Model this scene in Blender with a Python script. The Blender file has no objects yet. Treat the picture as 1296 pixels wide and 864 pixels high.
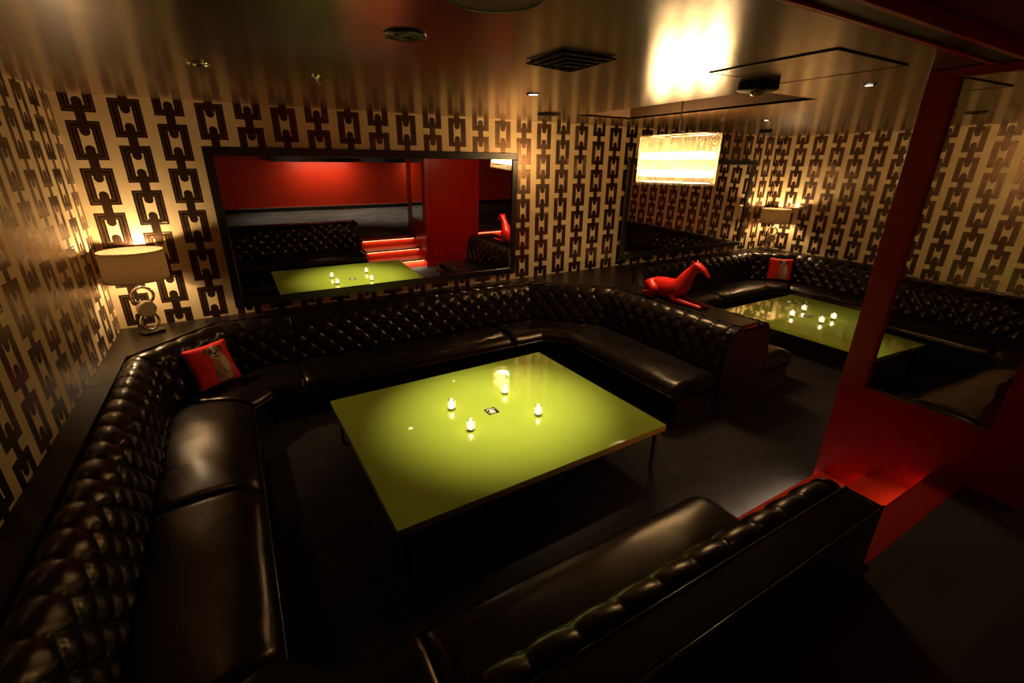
import bpy, bmesh, math, random
from mathutils import Vector, Matrix
random.seed(7)
SC = bpy.context.scene
COL = SC.collection
PI = math.pi

# ------------------------------------------------------------------ helpers
def tag(o, label=None, cat=None, group=None, kind=None):
    if label: o['label'] = label
    if cat: o['category'] = cat
    if group: o['group'] = group
    if kind: o['kind'] = kind
    return o

def empty(name, loc, rz=0.0):
    o = bpy.data.objects.new(name, None)
    COL.objects.link(o)
    o.location = loc
    o.rotation_euler = (0, 0, rz)
    o.empty_display_size = .05
    return o

def copy_tree(o, parent=None):
    c = o.copy()
    COL.objects.link(c)
    if parent: c.parent = parent
    for ch in [x for x in bpy.data.objects if x.parent == o]:
        copy_tree(ch, c)
    return c

class MB:
    def __init__(s): s.v = []; s.f = []; s.sm = []
    def add(s, vs, fs, smooth=False):
        n = len(s.v)
        s.v += [tuple(v) for v in vs]
        s.f += [tuple(i + n for i in f) for f in fs]
        s.sm += [smooth] * len(fs)
    def box(s, a, b, bev=0.0):
        x0, y0, z0 = min(a[0], b[0]), min(a[1], b[1]), min(a[2], b[2])
        x1, y1, z1 = max(a[0], b[0]), max(a[1], b[1]), max(a[2], b[2])
        if bev > 0:
            bm = bmesh.new()
            bmesh.ops.create_cube(bm, size=1)
            for v in bm.verts:
                v.co = Vector(((x0 + x1) / 2 + v.co.x * (x1 - x0), (y0 + y1) / 2 + v.co.y * (y1 - y0), (z0 + z1) / 2 + v.co.z * (z1 - z0)))
            bmesh.ops.bevel(bm, geom=list(bm.edges), offset=bev, segments=3, profile=.5, affect='EDGES')
            bm.verts.index_update()
            s.add([v.co[:] for v in bm.verts], [[v.index for v in f.verts] for f in bm.faces], False)
            bm.free()
            return s
        s.add([(x0, y0, z0), (x1, y0, z0), (x1, y1, z0), (x0, y1, z0), (x0, y0, z1), (x1, y0, z1), (x1, y1, z1), (x0, y1, z1)],
              [(0, 3, 2, 1), (4, 5, 6, 7), (0, 1, 5, 4), (1, 2, 6, 5), (2, 3, 7, 6), (3, 0, 4, 7)])
        return s
    def prism(s, poly, z0, z1):
        n = len(poly)
        s.add([(x, y, z0) for x, y in poly] + [(x, y, z1) for x, y in poly],
              [tuple(range(n))[::-1], tuple(range(n, 2 * n))] + [(i, (i + 1) % n, n + (i + 1) % n, n + i) for i in range(n)])
        return s
    def tube(s, pts, r, n=10, closed=False, cap=True):
        pts = [Vector(p) for p in pts]
        m = len(pts)
        up = None
        vs = []
        for i, p in enumerate(pts):
            if closed: t = pts[(i + 1) % m] - pts[i - 1]
            else: t = pts[min(i + 1, m - 1)] - pts[max(i - 1, 0)]
            t.normalize()
            if up is None:
                up = Vector((0, 0, 1)) if abs(t.z) < .9 else Vector((1, 0, 0))
            a = t.cross(up)
            if a.length < 1e-4: a = t.cross(Vector((0, 1, 0)))
            a.normalize()
            b = a.cross(t).normalized()
            up = b
            rr = r[i] if isinstance(r, (list, tuple)) else r
            for k in range(n):
                w = 2 * PI * k / n
                vs.append(p + a * (math.cos(w) * rr) + b * (math.sin(w) * rr))
        fs = []
        for i in range(m if closed else m - 1):
            j = (i + 1) % m
            for k in range(n):
                fs.append((i * n + k, i * n + (k + 1) % n, j * n + (k + 1) % n, j * n + k))
        s.add(vs, fs, True)
        if cap and not closed:
            s.add(vs[:n], [tuple(range(n))[::-1]]); s.add(vs[-n:], [tuple(range(n))])
        return s
    def lathe(s, prof, c=(0, 0, 0), n=32, sx=1.0, sy=1.0, capb=False, capt=False):
        vs = []
        for r, z in prof:
            for k in range(n):
                w = 2 * PI * k / n
                vs.append((c[0] + r * sx * math.cos(w), c[1] + r * sy * math.sin(w), c[2] + z))
        fs = []
        for i in range(len(prof) - 1):
            for k in range(n):
                fs.append((i * n + k, i * n + (k + 1) % n, (i + 1) * n + (k + 1) % n, (i + 1) * n + k))
        s.add(vs, fs, True)
        if capb: s.add(vs[:n], [tuple(range(n))[::-1]])
        if capt: s.add(vs[-n:], [tuple(range(n))])
        return s
    def build(s, name, mat, parent=None, fix=True, autosmooth=None):
        me = bpy.data.meshes.new(name)
        me.from_pydata(s.v, [], s.f)
        me.polygons.foreach_set('use_smooth', s.sm)
        if fix:
            bm = bmesh.new(); bm.from_mesh(me)
            bmesh.ops.remove_doubles(bm, verts=bm.verts, dist=1e-5)
            bmesh.ops.recalc_face_normals(bm, faces=bm.faces)
            bm.to_mesh(me); bm.free()
        me.update()
        if mat: me.materials.append(mat)
        o = bpy.data.objects.new(name, me)
        COL.objects.link(o)
        if parent: o.parent = parent
        return o

# ------------------------------------------------------------------ materials
class NT:
    def __init__(s, name):
        s.m = bpy.data.materials.new(name); s.m.use_nodes = True
        s.t = s.m.node_tree; s.n = s.t.nodes; s.l = s.t.links
        s.n.clear()
        s.out = s.n.new('ShaderNodeOutputMaterial')
    def link(s, a, b): s.l.new(a, b)
    def val(s, sock, v):
        if hasattr(v, 'links') or isinstance(v, bpy.types.NodeSocket): s.l.new(v, sock)
        else: sock.default_value = v
    def math(s, op, a, b=None, c=None, clamp=False):
        n = s.n.new('ShaderNodeMath'); n.operation = op; n.use_clamp = clamp
        s.val(n.inputs[0], a)
        if b is not None: s.val(n.inputs[1], b)
        if c is not None: s.val(n.inputs[2], c)
        return n.outputs[0]
    def mix(s, f, a, b):
        n = s.n.new('ShaderNodeMix'); n.data_type = 'RGBA'
        s.val(n.inputs[0], f)
        s.val(n.inputs[6], a if not isinstance(a, tuple) else (*a, 1)); s.val(n.inputs[7], b if not isinstance(b, tuple) else (*b, 1))
        return n.outputs[2]
    def mixf(s, f, a, b):
        n = s.n.new('ShaderNodeMix'); n.data_type = 'FLOAT'
        s.val(n.inputs[0], f); s.val(n.inputs[2], a); s.val(n.inputs[3], b)
        return n.outputs[0]
    def coord(s, which='Object'):
        return s.n.new('ShaderNodeTexCoord').outputs[which]
    def xyz(s, v):
        n = s.n.new('ShaderNodeSeparateXYZ'); s.l.new(v, n.inputs[0]); return n.outputs
    def noise(s, vec, scale, detail=3, rough=.5):
        n = s.n.new('ShaderNodeTexNoise'); s.l.new(vec, n.inputs['Vector'])
        n.inputs['Scale'].default_value = scale; n.inputs['Detail'].default_value = detail; n.inputs['Roughness'].default_value = rough
        return n.outputs['Fac']
    def scalev(s, vec, k):
        n = s.n.new('ShaderNodeVectorMath'); n.operation = 'MULTIPLY'; s.l.new(vec, n.inputs[0]); n.inputs[1].default_value = k
        return n.outputs[0]
    def bump(s, h, strength=.3, dist=.01):
        n = s.n.new('ShaderNodeBump'); s.l.new(h, n.inputs['Height']); n.inputs['Strength'].default_value = strength; n.inputs['Distance'].default_value = dist
        return n.outputs[0]
    def pbr(s, col, rough=.5, metal=0.0, spec=.5, coat=0.0, normal=None, coat_rough=.05, sheen=0.0):
        b = s.n.new('ShaderNodeBsdfPrincipled')
        s.val(b.inputs['Base Color'], (*col, 1) if isinstance(col, tuple) else col)
        s.val(b.inputs['Roughness'], rough); s.val(b.inputs['Metallic'], metal)
        s.val(b.inputs['Specular IOR Level'], spec); s.val(b.inputs['Coat Weight'], coat); s.val(b.inputs['Coat Roughness'], coat_rough)
        if normal is not None: s.l.new(normal, b.inputs['Normal'])
        s.l.new(b.outputs[0], s.out.inputs[0])
        s.b = b
        return s.m

def simple(name, col, rough=.5, metal=0.0, spec=.5, coat=0.0, nscale=None, namp=.15, bump=0.0, bscale=60, coat_rough=.05):
    t = NT(name)
    c = t.coord()
    colr = col
    if nscale:
        f = t.noise(c, nscale, 4)
        lo = tuple(x * (1 - namp) for x in col); hi = tuple(min(1, x * (1 + namp)) for x in col)
        colr = t.mix(f, lo, hi)
    nm = None
    if bump > 0: nm = t.bump(t.noise(c, bscale, 3), bump, .004)
    return t.pbr(colr, rough, metal, spec, coat, nm, coat_rough)

def emis(name, col, strength):
    t = NT(name)
    e = t.n.new('ShaderNodeEmission'); e.inputs[0].default_value = (*col, 1); e.inputs[1].default_value = strength
    t.link(e.outputs[0], t.out.inputs[0])
    return t.m

def leather():
    t = NT('black_leather')
    c = t.coord()
    n1 = t.noise(c, 2.2, 1)
    rough = t.mixf(n1, .25, .30)
    w = t.n.new('ShaderNodeTexNoise'); t.link(c, w.inputs['Vector']); w.inputs['Scale'].default_value = 5.0; w.inputs['Detail'].default_value = 1.0
    nm = t.bump(w.outputs['Fac'], .10, .03)
    m = t.pbr(t.mix(n1, (.0055, .0042, .0034), (.008, .006, .0045)), rough, 0, .31, .0, nm)
    t.b.inputs['Specular Tint'].default_value = (1, .74, .48, 1)
    return m

def wallpaper(name, axis, off, sgn, par):
    """metallic cream paper with columns of dark square chain links"""
    pitch, per, top = .3128, .3755, 1.41
    t = NT(name)
    c = t.coord(); X = t.xyz(c)
    h = X[{'x': 0, 'y': 1}[axis]]
    U = t.math('MULTIPLY_ADD', h, sgn / pitch, -off * sgn / pitch + par + 40.0)
    ui = t.math('ROUND', U)
    u = t.math('SUBTRACT', U, ui)                       # -.5 .. .5
    odd = t.math('MODULO', t.math('ADD', ui, .01), 2.0)
    odd = t.math('GREATER_THAN', odd, .5)
    V = t.math('MULTIPLY_ADD', X[2], 1 / per, -(top - .826 * per) / per + 20.0)
    V = t.math('ADD', V, t.math('MULTIPLY', odd, .5))
    v = t.math('FRACT', V)                               # 0 at the bottom of a link
    au = t.math('ABSOLUTE', u)
    # squares (u scaled to pitch)
    sq = t.math('MULTIPLY', t.math('LESS_THAN', au, .36), t.math('LESS_THAN', v, .826))
    hole = t.math('MULTIPLY', t.math('LESS_THAN', au, .145),
                  t.math('MULTIPLY', t.math('GREATER_THAN', v, .15), t.math('LESS_THAN', v, .66)))
    # capsule centred on the gap (v=.913 == -.087)
    d = t.math('ABSOLUTE', t.math('SUBTRACT', t.math('FRACT', t.math('ADD', v, .587)), .5))   # dist from .913
    ex = t.math('MAXIMUM', t.math('SUBTRACT', d, .31), 0.0)
    rr = t.math('SQRT', t.math('ADD', t.math('POWER', t.math('MULTIPLY', ex, per / pitch), 2.0), t.math('POWER', au, 2.0)))
    cap = t.math('LESS_THAN', rr, .112)
    link = t.math('MAXIMUM', t.math('MULTIPLY', sq, t.math('SUBTRACT', 1.0, hole)), cap, clamp=True)
    # fine engraved lines
    dx = t.math('SUBTRACT', .36, au)
    dv = t.math('MINIMUM', v, t.math('SUBTRACT', .826, v))
    dv = t.math('MULTIPLY', dv, per / pitch)
    de = t.math('MINIMUM', dx, dv)
    l1 = t.math('LESS_THAN', t.math('ABSOLUTE', t.math('SUBTRACT', de, .055)), .009)
    l2 = t.math('LESS_THAN', t.math('ABSOLUTE', t.math('SUBTRACT', de, .150)), .008)
    ln = t.math('MULTIPLY', t.math('MULTIPLY', t.math('MAXIMUM', l1, l2), sq), t.math('SUBTRACT', 1.0, cap))
    stripes = t.math('MULTIPLY', t.math('GREATER_THAN', t.math('SINE', t.math('MULTIPLY', u, 130.0)), .55), cap)
    ln = t.math('MAXIMUM', ln, t.math('MULTIPLY', stripes, .35))
    wv = t.noise(t.scalev(c, (60, 60, 6)), 1.0, 3)
    cream = t.mix(wv, (.60, .44, .23), (.70, .53, .29))
    dark = t.mix(ln, (.075, .042, .026), (.34, .20, .11))
    colr = t.mix(link, cream, dark)
    rough = t.mixf(link, .40, .27)
    metal = t.mixf(link, .45, .92)
    nm = t.bump(t.math('SUBTRACT', link, t.math('MULTIPLY', ln, .6)), .35, .002)
    return t.pbr(colr, rough, metal, .5, 0.0, nm)

def ceiling_mat():
    t = NT('bronze_satin_ceiling')
    c = t.coord()
    n = t.noise(c, 1.3, 3); n2 = t.noise(t.scalev(c, (1, 1, 1)), 220, 2)
    rough = t.mixf(n, .17, .24)
    nm = t.bump(t.math('ADD', t.math('MULTIPLY', n, 3.0), t.math('MULTIPLY', n2, .05)), .05, .02)
    return t.pbr(t.mix(n, (.10, .054, .024), (.14, .076, .033)), rough, .25, .85, 0.0, nm)

def carpet(name, a, b, sc=1.2):
    t = NT(name)
    c = t.coord()
    n = t.noise(c, 300, 2); m = t.noise(c, sc, 3)
    vor = t.n.new('ShaderNodeTexBrick'); t.link(c, vor.inputs['Vector'])
    vor.inputs['Scale'].default_value = 1.6; vor.inputs['Mortar Size'].default_value = 0.0
    vor.inputs['Color1'].default_value = (.75, .75, .75, 1); vor.inputs['Color2'].default_value = (1.25, 1.25, 1.25, 1)
    base = t.mix(m, a, b)
    mm = t.n.new('ShaderNodeMix'); mm.data_type = 'RGBA'; mm.blend_type = 'MULTIPLY'; mm.inputs[0].default_value = 1.0
    t.link(base, mm.inputs[6]); t.link(vor.outputs['Color'], mm.inputs[7])
    return t.pbr(mm.outputs[2], .9, 0, .2, 0, t.bump(n, .4, .004))

def pillow_mat():
    """red cloth with a printed sitting bulldog, in pillow-local coordinates (x across, z up)"""
    t = NT('red_cushion_print')
    c = t.coord(); X = t.xyz(c)
    wob = t.noise(c, 30, 3)
    front = t.math('LESS_THAN', X[1], 0.0)
    def ell(cx, cz, rx, rz, rot=0.0):
        dx = t.math('SUBTRACT', X[0], cx); dz = t.math('SUBTRACT', X[2], cz)
        if rot:
            cr, sr = math.cos(rot), math.sin(rot)
            ax = t.math('ADD', t.math('MULTIPLY', dx, cr), t.math('MULTIPLY', dz, sr))
            az = t.math('SUBTRACT', t.math('MULTIPLY', dz, cr), t.math('MULTIPLY', dx, sr))
        else: ax, az = dx, dz
        e = t.math('ADD', t.math('POWER', t.math('DIVIDE', ax, rx), 2.0), t.math('POWER', t.math('DIVIDE', az, rz), 2.0))
        e = t.math('ADD', e, t.math('MULTIPLY', t.math('SUBTRACT', wob, .5), .5))
        return t.math('MULTIPLY', t.math('LESS_THAN', e, 1.0), front)
    col = t.mix(t.noise(c, 14, 3), (.62, .012, .010), (.72, .020, .014))
    for (cx, cz, rx, rz, rot, cc) in [
        (.050, -.11, .090, .095, .1, (.20, .085, .040)),    # haunch
        (.062, -.04, .072, .120, .25, (.34, .170, .085)),   # body
        (.088, -.015, .034, .085, .1, (.55, .40, .26)),     # pale chest
        (-.024, .128, .030, .024, .7, (.07, .028, .018)),   # folded ears
        (.098, .124, .030, .024, -.7, (.07, .028, .018)),
        (.036, .104, .064, .062, 0, (.30, .145, .075)),     # broad head
        (.006, .112, .026, .030, 0, (.10, .045, .026)),     # dark patch over an eye
        (.040, .128, .015, .044, 0, (.60, .48, .36)),       # blaze
        (.040, .072, .050, .034, 0, (.44, .31, .22)),       # wide muzzle
        (.010, .108, .010, .010, 0, (.012, .008, .006)), (.068, .108, .010, .010, 0, (.012, .008, .006)),
        (.040, .090, .017, .011, 0, (.012, .008, .008)), (.040, .062, .034, .006, 0, (.05, .02, .016)),
        (.085, -.145, .032, .026, 0, (.46, .30, .18)), (.020, -.160, .036, .018, 0, (.32, .17, .09))]:
        col = t.mix(ell(cx, cz, rx, rz, rot), col, cc)
    return t.pbr(col, .75, 0, .3, 0, t.bump(t.noise(c, 90, 3), .25, .003))

def glass_rod_mat():
    t = NT('clear_glass_rod')
    tr = t.n.new('ShaderNodeBsdfTransparent')
    lw = t.n.new('ShaderNodeLayerWeight'); lw.inputs[0].default_value = .5
    t.link(t.mix(t.math('POWER', lw.outputs['Facing'], 1.5), (.98, .93, .82), (.42, .30, .14)), tr.inputs[0])
    tl = t.n.new('ShaderNodeBsdfTranslucent'); tl.inputs[0].default_value = (1, .86, .62, 1)
    gl = t.n.new('ShaderNodeBsdfGlossy'); gl.inputs[0].default_value = (1, .95, .85, 1); gl.inputs[1].default_value = .15
    m1 = t.n.new('ShaderNodeMixShader'); m1.inputs[0].default_value = .022
    m2 = t.n.new('ShaderNodeMixShader'); m2.inputs[0].default_value = .06
    t.link(tr.outputs[0], m1.inputs[1]); t.link(tl.outputs[0], m1.inputs[2])
    t.link(m1.outputs[0], m2.inputs[1]); t.link(gl.outputs[0], m2.inputs[2]); t.link(m2.outputs[0], t.out.inputs[0])
    return t.m

def votive_mat():
    t = NT('frosted_votive_glass')
    c = t.coord(); z = t.xyz(c)[2]
    tr = t.n.new('ShaderNodeBsdfTransparent'); tr.inputs[0].default_value = (.97, .95, .88, 1)
    tl = t.n.new('ShaderNodeBsdfTranslucent'); tl.inputs[0].default_value = (.95, .88, .70, 1)
    gl = t.n.new('ShaderNodeBsdfGlossy'); gl.inputs[1].default_value = .06
    m1 = t.n.new('ShaderNodeMixShader'); t.link(t.math('MULTIPLY_ADD', t.noise(c, 70, 2), .5, .02), m1.inputs[0])
    m2 = t.n.new('ShaderNodeMixShader'); m2.inputs[0].default_value = .07
    t.link(tr.outputs[0], m1.inputs[1]); t.link(tl.outputs[0], m1.inputs[2])
    t.link(m1.outputs[0], m2.inputs[1]); t.link(gl.outputs[0], m2.inputs[2]); t.link(m2.outputs[0], t.out.inputs[0])
    return t.m

def shade_mat():
    t = NT('taupe_linen_shade')
    c = t.coord()
    w = t.noise(t.scalev(c, (40, 40, 900)), 1.0, 2)
    col = t.mix(w, (.060, .038, .020), (.12, .080, .045))
    df = t.n.new('ShaderNodeBsdfDiffuse'); t.link(col, df.inputs[0])
    tl = t.n.new('ShaderNodeBsdfTranslucent'); tl.inputs[0].default_value = (.50, .27, .10, 1)
    m = t.n.new('ShaderNodeMixShader'); m.inputs[0].default_value = .012
    t.link(df.outputs[0], m.inputs[1]); t.link(tl.outputs[0], m.inputs[2]); t.link(m.outputs[0], t.out.inputs[0])
    return t.m

def clear_glass(name, col=(1, 1, 1), rough=.02):
    t = NT(name)
    tr = t.n.new('ShaderNodeBsdfTransparent'); tr.inputs[0].default_value = (*[.93 * x for x in col], 1)
    gl = t.n.new('ShaderNodeBsdfGlossy'); gl.inputs[1].default_value = rough
    fr = t.n.new('ShaderNodeFresnel'); fr.inputs[0].default_value = 1.5
    m = t.n.new('ShaderNodeMixShader'); t.link(t.math('MULTIPLY_ADD', fr.outputs[0], 1.0, .05), m.inputs[0])
    t.link(tr.outputs[0], m.inputs[1]); t.link(gl.outputs[0], m.inputs[2]); t.link(m.outputs[0], t.out.inputs[0])
    return t.m

M = dict(
    leather=leather(),
    ledge=simple('black_lacquer_ledge', (.010, .0055, .0035), .33, 0, .2, .0, 6, .3, .03, 40),
    black=simple('black_paint', (.010, .008, .007), .28, 0, .5, .0, 8, .2),
    blackm=simple('matt_black', (.007, .006, .005), .6, 0, .12, 0, 8, .2),
    panel=simple('black_leather_panel', (.006, .0045, .004), .5, 0, .08, 0, 8, .2),
    red=simple('red_lacquer', (.31, .003, .002), .30, 0, .5, .0, 3, .12, .03, 30),
    redwall=simple('red_wall_paint', (.62, .032, .006), .45, 0, .4, 0, 3, .12),
    redstep=simple('red_step_paint', (.40, .022, .006), .38, 0, .45, 0, 4, .15, .05, 60),
    darkred=simple('dark_red_ceiling_paint', (.13, .004, .003), .6, 0, .1, 0, 3, .2),
    dogred=simple('red_gloss_enamel', (.46, .008, .004), .36, 0, .45, .0, 5, .08),
    green=simple('lime_green_lacquer', (.36, .48, .060), .035, 0, .8, .0, 3, .04),
    mirror=simple('mirror_glass', (.86, .84, .82), .008, 1.0),
    chrome=simple('polished_chrome', (.75, .70, .62), .12, 1.0),
    disc=simple('brushed_metal_disc', (.42, .34, .22), .45, 1.0),
    steel=simple('dark_steel', (.10, .09, .08), .3, .9),
    ceil=ceiling_mat(),
    recess=simple('brown_recess_paint', (.10, .055, .028), .6, 0, .3, 0, 3, .2),
    floor=carpet('charcoal_carpet', (.017, .0135, .011), (.028, .023, .019)),
    landing=carpet('grey_carpet', (.050, .047, .043), (.080, .075, .068), 2.2),
    wp_b=wallpaper('chain_wallpaper_back', 'x', .598, 1, 0),
    wp_l=wallpaper('chain_wallpaper_left', 'y', -1.325, 1, 0),
    wp_r=wallpaper('chain_wallpaper_right', 'y', -1.58, 1, 1),
    pillow=pillow_mat(), rod=glass_rod_mat(), shade=shade_mat(), glass=votive_mat(),
    shadein=simple('white_shade_lining', (.85, .78, .62), .8),
    wax=simple('candle_wax', (.85, .78, .60), .5),
    flame=emis('candle_flame', (1, .80, .46), 22),
    bulb=emis('lamp_bulb', (1, .76, .46), 90),
    tubeL=emis('chandelier_tube', (1, .76, .45), 34),
    spotL=emis('downlight_lens', (1, .80, .55), 14),
    led=emis('step_led_strip', (1, .62, .30), 5),
    lens=simple('glass_lens', (.25, .22, .18), .08, .4),
    white=simple('white_ink', (.78, .76, .66), .4),
    piping=simple('leather_piping', (.03, .022, .016), .25, 0, .6),
)

# ------------------------------------------------------------------ dimensions
XL, XR, YB, ZC = .118, 10.35, -.58, 2.928
YN = -9.6            # red wall behind the camera
ZL = .55             # landing level
ZT = .895            # ledge level

# ------------------------------------------------------------------ room shell
def struct(name, mb, mat, parent=None):
    o = mb.build(name, mat, parent)
    if not parent: o['kind'] = 'structure'
    return o
struct('floor', MB().box((XL - .1, YB + .1, -.1), (XR + .1, -5.6, 0)), M['floor'])
struct('wall_back', MB().box((XL - .1, YB, 0), (XR + .1, YB + .1, 3.3)), M['wp_b'])
struct('wall_left', MB().box((XL - .1, YB, 0), (XL, YN, 3.3)), M['wp_l'])
struct('wall_right', MB().box((XR, YB, 0), (XR + .1, YN, 3.3)), M['wp_r'])
struct('wall_near', MB().box((XL - .1, YN, 0), (XR + .1, YN - .1, 3.3)), M['redwall'])
# lounge ceiling with the long recess above the divider
RX0, RX1, RY0, RY1 = 4.78, 5.60, -3.70, -1.50
YBM = -5.0
c = MB()
for a, b in (((XL, YB), (RX0, YBM)), ((RX1, YB), (XR, YBM)), ((RX0, YB), (RX1, RY1)), ((RX0, RY0), (RX1, YBM))):
    c.box((a[0], a[1], ZC), (b[0], b[1], ZC + .02))
struct('ceiling', c, M['ceil'])
r = MB()
r.box((RX0 - .02, RY0 - .02, ZC + .26), (RX1 + .02, RY1 + .02, ZC + .28))
r.box((RX0 - .02, RY0, ZC + .001), (RX0, RY1, ZC + .26)); r.box((RX1, RY0, ZC + .001), (RX1 + .02, RY1, ZC + .26))
r.box((RX0, RY0 - .02, ZC + .001), (RX1, RY0, ZC + .26)); r.box((RX0, RY1, ZC + .001), (RX1, RY1 + .02, ZC + .26))
struct('ceiling_recess', r, M['recess'])
struct('landing_ceiling', MB().box((XL, -5.14, ZC + .03), (XR, YN, ZC + .05)), M['darkred'])
bm_ = MB().box((XL, YBM, ZC - .012), (XR, -5.14, ZC + .06))
struct('trim_1', bm_, M['ledge'])
struct('trim_2', MB().box((XL, YBM + .006, ZC - .022), (XR, YBM - .016, ZC)).box((XL, -5.125, ZC - .024), (XR, -5.147, ZC + .03)), M['red'])
# landing
struct('landing_floor', MB().box((XL, -5.525, 0), (3.66, YN, ZL)).box((3.66, -5.505, 0), (XR, YN, ZL)), M['landing'])
struct('baseboard_near', MB().box((XL, YN + .02, ZL), (XR, YN, ZL + .10)), M['black'])
struct('trim_4', MB().box((XL, YN + .03, ZL + .10), (XR, YN, ZL + .115)), M['chrome'])
# canopy above the lit stretch of red wall
struct('trim_3', MB().box((2.55, YN + .55, 1.86), (7.4, YN + .001, 2.02)), M['black'])

# ------------------------------------------------------------------ steps
def stairs(x0, x1, label, xs2=None):
    root = empty('steps', ((x0 + x1) / 2, -5.1, 0))
    tag(root, label, 'steps', 'red steps up to the landing')
    ox, oy = root.location.x, root.location.y
    ys = [-4.745, -5.045, -5.345]
    for i, y in enumerate(ys):
        z = (ZL / 3) * (i + 1)
        yb = ys[i + 1] - .02 if i < 2 else -5.505
        MB().box((x0 - ox, y - .03 - oy, z - ZL / 3 if i == 0 else z - ZL / 3 - .03), (x1 - ox, y - .045 - oy, z - .03)).build('riser', M['redstep'], root)
        MB().box((x0 - ox, y - oy, z - .035), (x1 - ox, yb - oy, z), .004).build('tread', M['redstep'], root)
        MB().box((x0 + .03 - ox, y - .014 - oy, z - .043), (x1 - .03 - ox, y - .028 - oy, z - .0355)).build('light_strip', M['led'], root)
    return root
stairs(3.665, 4.873, 'red lacquered steps with glowing strips between near banquette and mirrored pier')
stairs(6.16, 8.4, 'red lit steps on the far side of the mirrored pier')
struct('wall_step', MB().box((8.4, -5.45, 0), (XR, -5.504, ZL)), M['red'])

# ------------------------------------------------------------------ pier with the inset mirror
PX0, PX1, PY0, PY1 = 4.875, 6.15, -4.70, -5.75
root = empty('mirrored_pier', (PX0, -5.2, 0))
tag(root, 'tall red lacquered pier with a mirror set in its side at the steps', 'pillar')
def pb(name, a, b, mat, bev=0.0, parent=None):
    o = root if parent is None else parent
    return MB().box((a[0] - PX0, a[1] + 5.2, a[2]), (b[0] - PX0, b[1] + 5.2, b[2]), bev).build(name, mat, o)
core = MB()
core.box((.035, PY0 + 5.2, 0), (PX1 - PX0, PY1 + 5.2, ZC - .001))
core.build('core', M['red'], root)
MY0, MY1, MZ0, MZ1 = -4.845, -5.525, .94, 2.885
pb('bottom_panel', (PX0, PY0, 0), (PX0 + .035, PY1, MZ0), M['red'], .004)
pb('top_panel', (PX0, PY0, MZ1), (PX0 + .035, PY1, ZC - .002), M['red'], .004)
pb('stile', (PX0, PY0, MZ0), (PX0 + .035, MY0, MZ1), M['red'], .004)
pb('stile', (PX0, MY1, MZ0), (PX0 + .035, PY1, MZ1), M['red'], .004)
mi = MB()
mi.add([(.030, MY0 + 5.2, MZ0), (.008, MY1 + 5.2, MZ0), (.008, MY1 + 5.2, MZ1), (.030, MY0 + 5.2, MZ1),
        (.034, MY0 + 5.2, MZ0), (.034, MY1 + 5.2, MZ0), (.034, MY1 + 5.2, MZ1), (.034, MY0 + 5.2, MZ1)],
       [(0, 1, 2, 3), (7, 6, 5, 4), (0, 4, 5, 1), (1, 5, 6, 2), (2, 6, 7, 3), (3, 7, 4, 0)])
mo = mi.build('mirror', M['mirror'], root); mo['label'] = 'clear mirror set into the red side'
fr = MB()
for a, b in (((MY0, MZ0), (MY1, MZ0 + .008)), ((MY0, MZ1 - .008), (MY1, MZ1)), ((MY0, MZ0), (MY0 - .006, MZ1)), ((MY1 + .006, MZ0), (MY1, MZ1))):
    fr.box((-.002, a[0] + 5.2, a[1]), (.032, b[0] + 5.2, b[1]))
fr.build('mirror_bead', M['red'], root)
pf = MB()
for a, b in (((5.0, .2), (5.02, 1.12)), ((6.0, .2), (6.02, 1.12)), ((5.0, .2), (6.02, .22)), ((5.0, 1.10), (6.02, 1.12)),
             ((5.0, 1.2), (5.02, 2.7)), ((6.0, 1.2), (6.02, 2.7)), ((5.0, 1.2), (6.02, 1.22)), ((5.0, 2.68), (6.02, 2.7))):
    pf.box((a[0] - PX0, PY0 + 5.2, a[1]), (b[0] - PX0, PY0 + 5.212, b[1]), .003)
pf.build('panel_moulding', M['red'], root)

# ------------------------------------------------------------------ banquettes
A_, B_ = .0975, .105
BACK = [(0, .850), (.006, .875), (.032, .893), (.072, .897), (.112, .882), (.145, .850), (.163, .810), (.178, .77), (.192, .69), (.205, .60), (.216, .52), (.224, .43)]
SEAT = [(.19, .37), (.20, .40), (.23, .422), (.32, .437), (.45, .446), (.58, .447), (.67, .441), (.735, .425), (.785, .395), (.812, .36), (.82, .325), (.812, .295), (.78, .29), (.70, .288), (.2, .288)]
def dens(prof, step):
    out = [(prof[0][0], prof[0][1], 0.0)]
    s = 0.0
    for (a, b), (c2, d2) in zip(prof, prof[1:]):
        L = math.hypot(c2 - a, d2 - b); n = max(1, int(math.ceil(L / step)))
        for i in range(1, n + 1):
            out.append((a + (c2 - a) * i / n, b + (d2 - b) * i / n, s + L * i / n))
        s += L
    return out
def smooth_prof(p, it=2):
    for _ in range(it):
        q = [p[0]]
        for a, b in zip(p, p[1:]):
            q.append((a[0] * .75 + b[0] * .25, a[1] * .75 + b[1] * .25)); q.append((a[0] * .25 + b[0] * .75, a[1] * .25 + b[1] * .75))
        q.append(p[-1]); p = q
    return p
def run_sections(st, step):
    """st: list of (E, F); returns list of (E, F, s) with s arc length along the tufted face"""
    out = []; s = 0.0
    for i in range(len(st) - 1):
        (e0, f0), (e1, f1) = st[i], st[i + 1]
        g = lambda e, f: Vector(e).lerp(Vector(f), .2)
        L = (g(e1, f1) - g(e0, f0)).length
        n = max(1, int(round(L / step)))
        for k in range(n + (1 if i == len(st) - 2 else 0)):
            w = k / n
            out.append((Vector(e0).lerp(Vector(e1), w), Vector(f0).lerp(Vector(f1), w), s + L * w))
        s += L
    return out, s
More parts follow.
